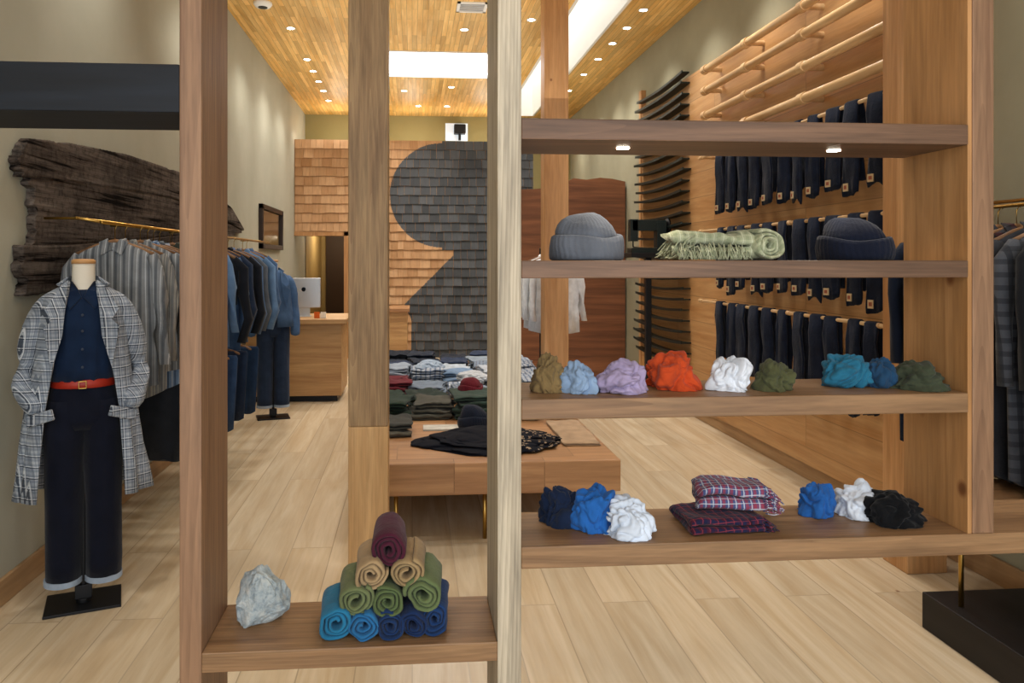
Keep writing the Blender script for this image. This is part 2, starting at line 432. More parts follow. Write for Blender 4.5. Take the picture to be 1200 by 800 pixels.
def shing(name,a,b_):
    g=G(name,.85,.12)
    geo=g.nt.nodes.new("ShaderNodeNewGeometry"); rnd=geo.outputs["Random Per Island"]
    tc=g.n("ShaderNodeTexCoord",out=3); mp=g.n("ShaderNodeMapping",Vector=tc,Scale=(30,30,3)); n=g.n("ShaderNodeTexNoise",Vector=mp,Scale=1.0,Detail=3.0)
    c=g.ramp(rnd,[(0,hx(a)),(1,hx(b_))]); g.col(g.mix(1.0,c,g.ramp(n,[(.3,g4(.85)),(.7,g4(1.05))]),'MULTIPLY')); return g.m
STR("wall_shingles",(V,Fa,I),[shing("cedar_shingle",'b48a62','d0a880'),shing("grey_shingle",'46494c','5f6265')],"cedar shingle wall with large curved grey shingle emblem","shingle wall")
STR("wall_partition",merge(gbox(hx1,1.95,YS,YS+.2,0,ztop),gbox(XL,hx1,YS,YS+.2,2.0,ztop)),mCedZ,"partition carrying the shingles above the hallway opening","partition wall")
STR("trim_7",merge(gbox(hx1-.09,hx1-.0,YS-.04,YS+.2,0,2.0),gbox(XL,hx1,YS-.04,YS+.2,1.94,2.0)),mCedZ,"cedar frame of the hallway opening","trim")
STR("door_1",gbox(-1.75,-1.15,YB+2.33,YB+2.39,0,2.05),plain("hall_door",'3b2a1c',.6),"dark wooden door at the end of the hallway","door")

# ---------------- posts
def POST(x0,x1,y0,y1,z0,z1,mat,label):
    o=M("timber_post",gbox(x0,x1,y0,y1,z0,z1),mat,bevel=.006); return TL(o,label,"post")
ax0,ax1=WX(408,3.61),WX(455,3.61)
pr=E("timber_post",((ax0+ax1)/2,3.7,0),"square timber post, brown oak above pale cedar","post")
zj=W(430,500,3.61).z
M("lower_post",gbox(ax0,ax1,3.61,3.80,0,zj),mOakZ2,pr,world=True,bevel=.005,label="pale lower section of post")
M("upper_post",gbox(ax0,ax1,3.61,3.80,zj,ZC),mOakZ,pr,world=True,bevel=.005,label="brown oak upper section of post")
bx0=WX(1063,3.61)
POST(bx0,bx0+.21,3.61,3.81,0,ZC,mCedZ,"square knotty cedar post standing on the oak floor")
cx0=WX(638,6.8)
POST(cx0,cx0+.22,6.8,7.0,0,ZC,mCedZ,"square cedar post behind the display table")

# ---------------- front shelving unit
Y0,Y1=2.0,2.28
un=E("shelving_unit",(.5,2.14,0),"large open walnut and ash shelving frame displaying knitwear","shelving unit")
xl0,xl1=WX(210,Y0),WX(236,Y0); xa0,xa1=WX(583,Y0),WX(611,Y0); xr0,xr1=WX(1135,Y0),WX(1165,Y0)
def zf(v,u=612): return W(u,v,Y0).z
M("upright",gbox(xl0,xl1,Y0,Y1,0,ZC),mWalZ,un,world=True,bevel=.003,label="brown walnut upright board")
M("upright",gbox(xa0,xa1,Y0,Y1,0,ZC),mAsh,un,world=True,bevel=.003,label="pale ash upright with bold grain")
z4t,z4b=zf(641),zf(667)
M("upright",gbox(xr0+.012,xr1,Y0,Y1,z4t,ZC),mWalZ,un,world=True,bevel=.003,label="walnut upright board")
M("upright_lining",gbox(xr0,xr0+.012,Y0+.004,Y1,z4t,ZC),mKnot,un,world=True,label="knotty cedar lining board")
s1=M("shelf",gbox(xa1,xr0,Y0,Y1,zf(163),zf(138)),mWalX,un,world=True,bevel=.003,label="walnut shelf with small downlights")
z2t=zf(305); M("shelf",gbox(xa1,xr0,Y0,Y1,zf(326),z2t),mWalX,un,world=True,bevel=.003)
z3t=zf(468); M("shelf",gbox(xa1,xr0,Y0,Y1,zf(492),z3t),mWalX2,un,world=True,bevel=.003)
M("shelf",gbox(xa1,2.1,Y0,Y1,z4b,z4t),mWalX2,un,world=True,bevel=.003)
z5t=zf(759,400); M("shelf",gbox(xl1,xa0,Y0,Y1,zf(782,400),z5t),mWalX2,un,world=True,bevel=.003)
M("crossbeam",gbox(-1.8,xl0,Y0,Y1,W(100,130,Y0).z,W(100,73,Y0).z),mBlackWood,un,world=True,bevel=.003,label="blue-black stained crossbeam")
for u,v in((730,170),(977,175)):
    zz=zf(163); yy=2.13; x=WX(u,yy)
    M("shelf_light",xf(glathe([(.001,0),(.014,0),(.018,-.003),(.018,.0),(.001,.001)],20),(x,yy,zz)),mLamp,s1,world=True,label="small glowing recessed light")
    l=bpy.data.lights.new("shelf_spot",'SPOT'); l.energy=5; l.spot_size=2.0; l.spot_blend=.8; l.color=(1,.9,.76); l.shadow_soft_size=.02
    lo=bpy.data.objects.new("shelf_spot",l); lo.location=(x,yy,zz-.02); COL.objects.link(lo)

# ---------------- shelf goods
def FB(c,**k): return fabric("cloth_"+c,c,**k)
def bundle(u0,u1,vt,Y,zb,c,label,seed,depth=None,k=6):
    uc=(u0+u1)/2; t=W(uc,305,Y); x=t.x
    tt=Y/(C-(uc-554)/F*S); w=(u1-u0)*tt/F; ztop=W(uc,vt,Y).z; h=ztop-zb
    d=depth or min(.17,w*1.0)
    g=xf(crumple(seed,w,d,h,k),(x,Y,zb))
    o=M("crumpled_cloth",g,FB(c,fuzz=350,bump=.3),smooth=True); return TL(o,label,"cloth",group="crumpled cloths on the shelves")
for i,(u0,u1,vt,Y,c,l) in enumerate([
 (620,666,413,2.13,'786340',"olive tan crumpled cloth on wooden shelf"),
 (652,704,420,2.11,'8299b5',"light blue crumpled cloth on wooden shelf"),
 (696,760,418,2.10,'9d8fae',"lilac crumpled cloth on wooden shelf"),
 (757,824,410,2.16,'b8441f',"bright orange crumpled cloth on wooden shelf"),
 (823,880,415,2.12,'d3d8e0',"white crumpled cloth on wooden shelf"),
 (880,932,419,2.11,'4c4e33',"olive green crumpled cloth on wooden shelf"),
 (956,1018,414,2.16,'256580',"teal crumpled cloth on wooden shelf"),
 (1008,1052,418,2.13,'1e3e5b',"deep blue crumpled cloth on wooden shelf"),
 (1038,1108,421,2.10,'3a4030',"dark olive crumpled cloth on wooden shelf")]):
    bundle(u0,u1,vt,Y,z3t,c,l,i+41)
for i,(u0,u1,vt,Y,c,l) in enumerate([
 (632,686,570,2.18,'16223a',"navy crumpled cloth on wooden shelf"),
 (664,724,568,2.14,'245ea5',"bright blue crumpled cloth on wooden shelf"),
 (706,767,582,2.08,'c8d2e0',"white crumpled cloth on wooden shelf"),
 (933,981,563,2.2,'245a9e',"bright blue crumpled cloth on wooden shelf"),
 (978,1038,562,2.19,'d3dae4',"white crumpled cloth on wooden shelf"),
 (1008,1085,573,2.13,'0c0d10',"black crumpled cloth on wooden shelf")]):
    bundle(u0,u1,vt,Y,z4t,c,l,i+71)
def beanie(loc,w,h,c,label,seed=0,group=None,rot=0):
    m=FB(c,fuzz=400,bump=.6); r=w/2
    root=E("knit_beanie",loc,label,"beanie hat",rot,group)
    def warp(g,wav=0):
        out=[]
        for p in g[0]:
            p=Vector(p); f=p.z/h; a=math.atan2(p.y,p.x)
            n=Vector((noise.noise(p*11+Vector((seed,0,0))),noise.noise(p*11+Vector((0,seed,9))),noise.noise(p*9+Vector((seed,4,0)))))
            lean=.018*smoothstep(.4,1.1,f)
            z=p.z+n.z*.012*smoothstep(.1,.5,f)+wav*.010*math.sin(a*2+seed)*smoothstep(.1,.4,f)
            out.append(Vector((p.x+n.x*.012*smoothstep(0,.3,f)-lean,p.y+n.y*.012*smoothstep(0,.3,f),max(0,z))))
        return out,g[1]
    rib=lambda t,z:1+.012*math.cos(t*38)
    def cr(t,z):
        k=smoothstep(.5*h,h,z)
        return rib(t,z)*(1+.12*k*math.cos(t*2+seed)-.16*k*abs(math.sin(t*1.5+seed)))
    M("hat_crown",warp(glathe([(r*.66,.01),(r*.76,h*.3),(r*.82,h*.46),(r*.80,h*.56),(r*.76,h*.68),(r*.67,h*.80),(r*.53,h*.91),(r*.36,h*.98),(r*.2,h*1.0),(r*.05,h*.97)],130,cr)),m,root,smooth=True)
    M("hat_cuff",warp(glathe([(r*.78,.01),(r*.92,.0),(r*.99,h*.03),(r*1.0,h*.12),(r*.99,h*.26),(r*.965,h*.40),(r*.94,h*.48),(r*.90,h*.50),(r*.85,h*.47),(r*.80,h*.38)],130,rib),1.0),m,root,smooth=True,label="folded ribbed cuff")
    return root
def hatw(u0,u1,Y): return (WX(u1,Y)-WX(u0,Y))
beanie((WX(687,2.13),2.13,z2t),hatw(644,729,2.13),.132,'5c6068',"grey ribbed knit beanie on wooden shelf",1)
beanie((WX(1002,2.13),2.13,z2t),hatw(963,1041,2.13),.120,'0f1423',"navy knit beanie on wooden shelf",2)
# cream-green plaid throw
mGreenPl=fabric("green_plaid",'94977a',bands=[('x',40,.2,.2,'727b5b',.45),('k',40,.3,.2,'b4b596',.35),('x',40,.7,.05,'c5c6aa',.5)],fuzz=200,bump=1.0)
tx=WX(842,2.13)
tr=E("plaid_throw",(tx,2.13,z2t),"cream and green plaid fringed throw bundled on shelf","throw blanket")
M("blanket_body",xf(gserp(.25,.14,.080,2,14,2.3),(-.02,0,0)),mGreenPl,tr,smooth=True)
M("blanket_roll",xf(groll(.040,.15,3,squash=.98,seed=2.2),(.098,-.005,.002),.25),mGreenPl,tr,smooth=True,label="rolled outer end")
gs=[]
for i in range(150):
    x0=-.13+U(-.01,.03); y0=U(-.065,.065); z0=U(.01,.075)
    gs.append(gtube([(x0+.02,y0,z0),(x0,y0+U(-.005,.005),z0*.8),(x0-U(.008,.028),y0+U(-.012,.012),max(.002,z0*.4))],.0018,5))
for i in range(120):
    x=U(-.14,.06); y=-.068; z0=U(.02,.05)
    gs.append(gtube([(x,y+.012,z0),(x+U(-.006,.006),y-.003,z0*.6),(x+U(-.014,.014),y-U(.004,.014),max(.002,z0*.6-.025))],.0016,5))
fr=M("fringe",merge(*gs),mGreenPl,tr,smooth=True); fr["kind"]="stuff"
mPl1=fabric("red_blue_plaid",'46527a',bands=[('x',48,.5,.2,'8e3440',.7),('y',48,.5,.2,'8e3440',.5),('x',48,.1,.07,'bfc2cc',.7),('k',48,.1,.07,'bfc2cc',.7)],fuzz=300,bump=.6)
mPl2=fabric("burgundy_plaid",'451a2c',bands=[('x',44,.5,.2,'181f3c',.8),('y',44,.5,.2,'181f3c',.7),('x',44,.1,.05,'8f3840',.7),('k',44,.1,.05,'8f3840',.7)],fuzz=300,bump=.6)
def fringe(par,x,y0,y1,z0,z1,m,n=46):
    gs=[]
    for i in range(n):
        y=U(y0,y1); z=U(z0,z1); gs.append(gtube([(x-.01,y,z),(x+.012,y+U(-.006,.006),z-.004),(x+U(.025,.045),y+U(-.01,.01),max(.003,z-.025))],.0017,5))
    f=M("fringe",merge(*gs),m,par,smooth=True); f["kind"]="stuff"
x0=WX(800,2.1); x1=WX(882,2.1)
b1=E("folded_plaid_blanket",((x0+x1)/2+.01,2.12,z4t),"burgundy and navy plaid blanket folded on shelf","blanket",rot=.12,group="folded plaid blankets")
M("blanket_body",gserp(x1-x0+.01,.18,.046,2,4,1.4),mPl2,b1,smooth=True); fringe(b1,.095,-.08,.08,.005,.04,mPl2,90)
b2=E("folded_plaid_blanket",(WX(856,2.14),2.15,z4t+.048),"red white and blue plaid fringed blanket folded on shelf","blanket",rot=-.12,group="folded plaid blankets")
M("blanket_body",gserp(.19,.165,.070,2,8,1.5),mPl1,b2,smooth=True); fringe(b2,.088,-.08,.08,.0,.062,mPl1,190)

def roll(u,vc,r,c,label,Y=2.1,z=None,seed=0,rot=0):
    x=WX(u,2.02); o=M("rolled_shirt",xf(groll(r,.18,3.0,seed=seed),(0,0,0),rot),FB(c,fuzz=300,bump=.7),smooth=True,org=(0,0,0))
    o.location=(x,Y,z); return TL(o,label,"rolled shirt",group="rolled shirts in a pyramid")
rz=z5t+.001; yy=2.12
roll(391,0,.041,'23698c',"teal blue rolled shirt on shelf",yy,rz,.5,.06)
roll(425,0,.034,'25608e',"blue rolled shirt on shelf",yy-.01,rz,1.5)
roll(456,0,.034,'182e54',"navy rolled shirt on shelf",yy-.01,rz,2.5)
roll(486,0,.034,'16294e',"navy rolled shirt on shelf",yy-.005,rz,3.5,-.03)
roll(513,0,.034,'1a3560',"deep blue rolled shirt on shelf",yy+.01,rz,5.5,-.08)
z2=rz+.060
roll(414,0,.040,'626b48',"sage green rolled shirt on stack",yy,z2,.9,.05)
roll(453,0,.036,'52603c',"moss green rolled shirt on stack",yy,z2-.002,2.2)
roll(498,0,.043,'5d6a45',"green rolled shirt on stack",yy,z2+.004,3.1,-.05)
z3=z2+.058
roll(433,0,.038,'9a8260',"tan rolled shirt on stack",yy+.01,z3+.004,.2,.03)
roll(477,0,.038,'927b58',"tan rolled shirt on stack",yy+.01,z3+.008,1.1,-.03)
roll(456,0,.042,'461a2a',"maroon rolled shirt topping the stack",yy+.03,z3+.058,4.1)
# quartz chunk
random.seed(33)
g=G("quartz",.5,.3); tc=g.n("ShaderNodeTexCoord",out=3); n=g.n("ShaderNodeTexNoise",Vector=tc,Scale=40.0,Detail=8.0,Roughness=.7)
g.col(g.ramp(n,[(.35,hx('84929a')),(.5,hx('a8b2b4')),(.65,hx('c0c2bc'))])); g.bump(n,1.0,.012); mRock=g.m
bm=bmesh.new()
for _ in range(26):
    d=Vector((U(-1,1),U(-1,1),U(-1,1))).normalized(); k=U(.82,1.08)
    d=Vector((math.copysign(abs(d.x)**.7,d.x),math.copysign(abs(d.y)**.8,d.y),math.copysign(abs(d.z)**.7,d.z)))
    bm.verts.new(d*k)
bmesh.ops.convex_hull(bm,input=bm.verts)
for v_ in [v_ for v_ in bm.verts if not v_.link_faces]: bm.verts.remove(v_)
bmesh.ops.triangulate(bm,faces=bm.faces[:])
bmesh.ops.subdivide_edges(bm,edges=bm.edges[:],cuts=5,use_grid_fill=True)
bm.verts.ensure_lookup_table(); bm.verts.index_update()
pts=[v_.co*(1+.22*noise.noise(v_.co*1.6+Vector((4,0,0)))+.09*noise.noise(v_.co*5)+.03*noise.noise(v_.co*12)) for v_ in bm.verts]; Fr=[tuple(v_.index for v_ in f.verts) for f in bm.faces]; bm.free()
pts=[Vector((p.x*(1-.06*p.z)-.10*p.z,p.y,max(p.z,-.66))) for p in pts]
mz=min(p.z for p in pts); hh=max(p.z for p in pts)-mz; mnx=min(p.x for p in pts); ww=max(p.x for p in pts)-mnx
Wd=WX(340,2.17)-WX(278,2.17); Hd=W(310,660,2.17).z-z5t
TL(M("quartz_rock",([Vector(((p.x-mnx-ww/2)*Wd/ww,p.y*Wd/ww*.62,(p.z-mz)*Hd/hh))+Vector((WX(309,2.17),2.17,z5t)) for p in pts],Fr),mRock),"rough pale grey-white quartz rock on shelf","rock")

# ---------------- display table
tz=.44; ty0=4.2; tx0,tx1=-.33,1.159; ty1=8.6
tb=E("display_table",((tx0+tx1)/2,6.4,0),"long low cedar block display table covered in clothes","table")
M("table_top",gbox(tx0,tx1,ty0,ty1,tz-.176,tz),mTable,tb,world=True,bevel=.006)
for (x,y) in ((WX(464,4.27),4.27),(WX(568,4.27),4.27),(1.06,4.35),(1.06,6.4),(-.26,6.4),(1.06,8.4),(-.26,8.4)):
    M("table_leg",xf(glathe([(.012,0),(.012,tz-.176)],12),(x,y,0)),mBrass,tb,world=True,smooth=True,label="thin brass leg")
random.seed(11)
fc={}
def fm(c):
    if c not in fc: fc[c]=FB(c)
    return fc[c]
mShPl=fabric("pale_plaid",'b5bcc4',bands=[('x',24,.5,.18,'3c5478',.7),('y',24,.5,.18,'3c5478',.6)])
mShPl2=fabric("blue_plaid_shirt",'5d7189',bands=[('x',30,.5,.2,'27374f',.7),('y',30,.5,.2,'c0c5ca',.5)])
def folded(x,y,z,w,d,h,mat,label,rot=0):
    o=M("folded_garment",gserp(w,d,h,random.choice([2,3]),U(0,50),U(1.2,2.4)),mat,smooth=True,org=(0,0,0)); o.location=(x,y,z); o.rotation_euler=(0,0,rot)
    return TL(o,label,"folded clothes",group="folded garments on the table")
rows=[(8.35,['161c28','1c2433','161c28','26324a','2b3a54'],"folded dark denim jeans on the table"),
      (7.9,['1c2433','1c2433','26324a','8793a0','P'],"folded dark denim jeans on the table"),
      (7.42,['23304a','P','aab4c0','Q','P'],"folded shirt in blue and white on the table"),
      (6.94,['8f9aa8','P','6d86a4','b5bcc6','P'],"folded pale shirt on the table"),
      (6.46,['5e1e28','6f7c8c','P','3b4652','P'],"folded shirt on the table"),
      (5.98,['24332a','1f2c26','Q','2c3844','Q'],"folded knit garment on the table"),
      (5.5,['24332a','4c4b43','33433b','83745e','335070'],"folded knit garment on the table")]
for yy_,cs,lb in rows:
    for j,c in enumerate(cs):
        x=-.17+j*.305; n=random.choice([2,3,4]) if yy_<7 else random.choice([2,3]); z=tz
        jx=U(-.03,.03); jy=U(-.05,.05)
        for k in range(n):
            mt=mShPl if c=='P' else mShPl2 if c=='Q' else fm(c)
            h=U(.028,.045); folded(x+jx+U(-.02,.02),yy_+jy+U(-.03,.03),z,U(.25,.29),U(.34,.42),h,mt,lb,U(-.2,.2)); z+=h*1.08
for j,c in enumerate(('56544a','3a3a36')):
    folded(-.17+.02*j,5.0,tz+.045*j,.28,.34,.04,fm(c),"folded grey knit garment on the table",.1)
g=G("paisley",.85,.1); tc=g.n("ShaderNodeTexCoord",out=3)
vo=g.n("ShaderNodeTexVoronoi",Vector=tc,Scale=30.0); nz=g.n("ShaderNodeTexNoise",Vector=tc,Scale=70.0,Detail=3.0)
sx=g.n("ShaderNodeSeparateXYZ",out=None,i0=tc)
k=g.math('MULTIPLY',g.math('LESS_THAN',vo,.36),g.math('GREATER_THAN',sx.outputs[0],.12))
k=g.math('MULTIPLY',k,g.math('GREATER_THAN',nz,.48))
g.col(g.mix(k,hx('12141c'),hx('94806a'))); mPais=g.m
def heap(x,y,z,w,d,h,mat,label,seed,cat="cloth",amp=.6):
    g=crumple(seed,w,d,h,6,amp); return TL(M("draped_cloth",xf(g,(x,y,z)),mat,smooth=True),label,cat)
p=(WX(481,4.7)+WX(668,4.7))/2
heap(p,4.62,tz,WX(668,4.7)-WX(481,4.7),.62,.085,mPais,"black paisley patterned scarf draped on the table",61,"scarf",.7)
TL(M("spread_cloth",xf(gserp(.22,.66,.02,2,5,1.0),(1.02,4.85,tz)),fm('a88d70'),smooth=True),"beige cloth spread on the table corner","cloth")
heap(.15,6.95,tz+.14,.3,.3,.07,fm('9fb0c4'),"crumpled light blue shirt on folded clothes",64,"shirt")
heap(.5,6.2,tz+.14,.3,.26,.08,fm('c3c8ce'),"crumpled white shirt on folded clothes",65,"shirt")
TL(M("paper_booklet",gbox(WX(466,5.2)+.17,WX(515,5.2)+.12,5.0,5.14,tz,tz+.012),fm('c5c2b8'),bevel=.002),"pale printed booklet lying on the table","booklet")
beanie((WX(555,5.15),5.1,tz),.22,.15,'1a202e',"navy knit beanie on the table",5)
beanie((WX(551,5.75),5.7,tz+.12),.2,.12,'641e28',"dark red knit beanie on folded clothes",6)

# ---------------- desk, counter, computer
dk=E("reception_desk",(-1.3,8.9,0),"pale oak reception desk with overhanging top","desk")
dx1=WX(400,8.5)
M("desk_top",gbox(XL+.03,dx1+.06,8.42,9.4,.86,.91),mDesk,dk,world=True,bevel=.004)
M("desk_front",gbox(XL+.05,dx1,8.5,8.55,.07,.86),mDesk,dk,world=True,bevel=.003)
M("desk_side",gbox(dx1-.05,dx1,8.55,9.3,.07,.86),mDesk,dk,world=True,bevel=.003)
M("plinth",gbox(XL+.1,dx1-.05,8.57,9.25,0,.07),mBlack,dk,world=True)
c2=E("side_counter",(-.3,11,0),"orange brown cedar side counter","counter")
ca,cb=WX(428,10.6),WX(480,10.6)
M("counter_body",gbox(ca,cb-.03,10.65,11.3,0,.84),mDesk,c2,world=True,bevel=.004)
M("counter_top",gbox(ca-.03,cb,10.6,11.35,.84,.89),mTable,c2,world=True,bevel=.004)
cm=E("desktop_computer",(WX(356,8.9),8.9,.91),"silver all-in-one desktop computer on the desk","computer")
cw=.19
M("screen_shell",gbox(-cw,cw,-.012,.012,.1,.44),mSilver,cm,bevel=.008,label="silver rear shell")
M("screen_glass",gbox(-cw+.01,cw-.01,.012,.015,.15,.43),mScreen,cm)
M("stand",merge(gbox(-.07,.07,.0,.012,.0,.2),gbox(-.08,.08,-.07,.09,0,.008)),mSilver,cm,bevel=.003)
M("rear_mark",xf(glathe([(.001,0),(.025,0),(.025,.003),(.001,.003)],20),(0,-.012,.31),0,(1,1,1),math.pi/2),mScreen,cm,label="small dark round mark")
for i,(x,c) in enumerate(((-1.05,'d8672e'),(-.98,'efe8dc'))):
    o=E("display_card",(x,8.6,.91),"small upright card on the desk","card",group="desk cards")
    M("card_panel",gbox(-.03,.03,-.003,.003,0,.07),fm(c),o); M("card_foot",gbox(-.03,.03,-.003,.03,0,.003),fm(c),o)
a=WP(303,236,XL); b=WP(328,293,XL)
mr=E("wall_mirror",(XL,(a.y+b.y)/2,0),"dark framed mirror hanging on the plaster wall","mirror")
zz0=W(315,291,9.4).z; zz1=W(315,238,9.4).z
M("mirror_frame",merge(gbox(XL,XL+.05,a.y,b.y,zz1-.06,zz1),gbox(XL,XL+.05,a.y,b.y,zz0,zz0+.06),gbox(XL,XL+.05,a.y,a.y+.07,zz0,zz1),gbox(XL,XL+.05,b.y-.07,b.y,zz0,zz1)),plain("dark_frame",'2a1d17',.5),mr,world=True,bevel=.003)
M("mirror_glass",gbox(XL+.005,XL+.02,a.y+.06,b.y-.06,zz0+.05,zz1-.05),plain("mirror_glass",'6f6a60',.12,.9),mr,world=True)

# ---------------- reclaimed timber on left wall: flat planks, broken ends
XT=-1.80
def interp(l,y):
    if y<=l[0][0]: return l[0][1]
    for (a,b),(c_,d) in zip(l,l[1:]):
        if y<=c_: return b+(d-b)*(y-a)/(c_-a)
    return l[-1][1]
def plankX(top,bot,seed,ext=0,outer=(1,1)):
    T=[(WP(u,v,XT).y,WP(u,v,XT).z) for u,v in top]; B=[(WP(u,v,XT).y,WP(u,v,XT).z) for u,v in bot]
    y0=min(T[0][0],B[0][0]); y1=max(T[-1][0],B[-1][0]); ny=260; nz=24
    def chip(y,s): return .004*noise.noise(Vector((y*40,0,s)))-.012*max(0,noise.noise(Vector((y*5,0,s)))-.2)*4
    V=[];Fa=[]
    for layer in(0,1):
        for i in range(ny+1):
            y=y0+(y1-y0)*(i/ny)**1.2
            zt=interp(T,y); zb=interp(B,y)
            if zt<zb+.01: zt=zb+.01
            for j in range(nz+1):
                z=zb+(zt-zb)*j/nz
                if j==nz and outer[0]: z+=chip(y,seed)
                if j==0 and outer[1]: z-=chip(y,seed+4)
                jag=.12*noise.noise(Vector((math.floor(z*30)*.41,seed,0)))+.02*noise.noise(Vector((z*60,seed,5)))
                yy_=y+(jag*(1-i/8) if i<8 else 0)
                x=(XT+ext-(.004 if j in(0,nz) or i==0 else 0)) if layer==1 else XL+.003
                V.append((x,yy_,z))
    n1=(ny+1)*(nz+1)
    def id_(l,i,j): return l*n1+i*(nz+1)+j
    for l in(0,1):
        for i in range(ny):
            for j in range(nz): Fa.append((id_(l,i,j),id_(l,i+1,j),id_(l,i+1,j+1),id_(l,i,j+1)))
    for i in range(ny):
        for j in(0,nz): Fa.append((id_(0,i,j),id_(0,i+1,j),id_(1,i+1,j),id_(1,i,j)))
    for j in range(nz):
        for i in(0,ny): Fa.append((id_(0,i,j),id_(0,i,j+1),id_(1,i,j+1),id_(1,i,j)))
    return V,Fa
tm=E("reclaimed_timber",(XL,5,1.6),"weathered grey reclaimed ship timbers mounted on plaster wall","wall timber")
for i,(tp,bt) in enumerate([
  ([(26,172),(36,162),(80,167),(150,181),(210,201),(250,226),(272,243),(286,268)],[(28,207),(100,214),(200,231),(250,251),(286,270)]),
  ([(44,208),(100,214),(200,231),(250,251),(284,270)],[(42,287),(80,287),(130,284),(210,276),(284,273)]),
  ([(32,287),(80,287),(130,284),(210,276),(275,272)],[(28,347),(50,345),(80,338),(120,328),(160,314),(210,294),(275,276)])]):
    M("weathered_plank",plankX(tp,bt,i*3+1,(0,-.006,.003)[i],((1,0),(0,0),(0,1))[i]),mTimber,tm,world=True,smooth=False)

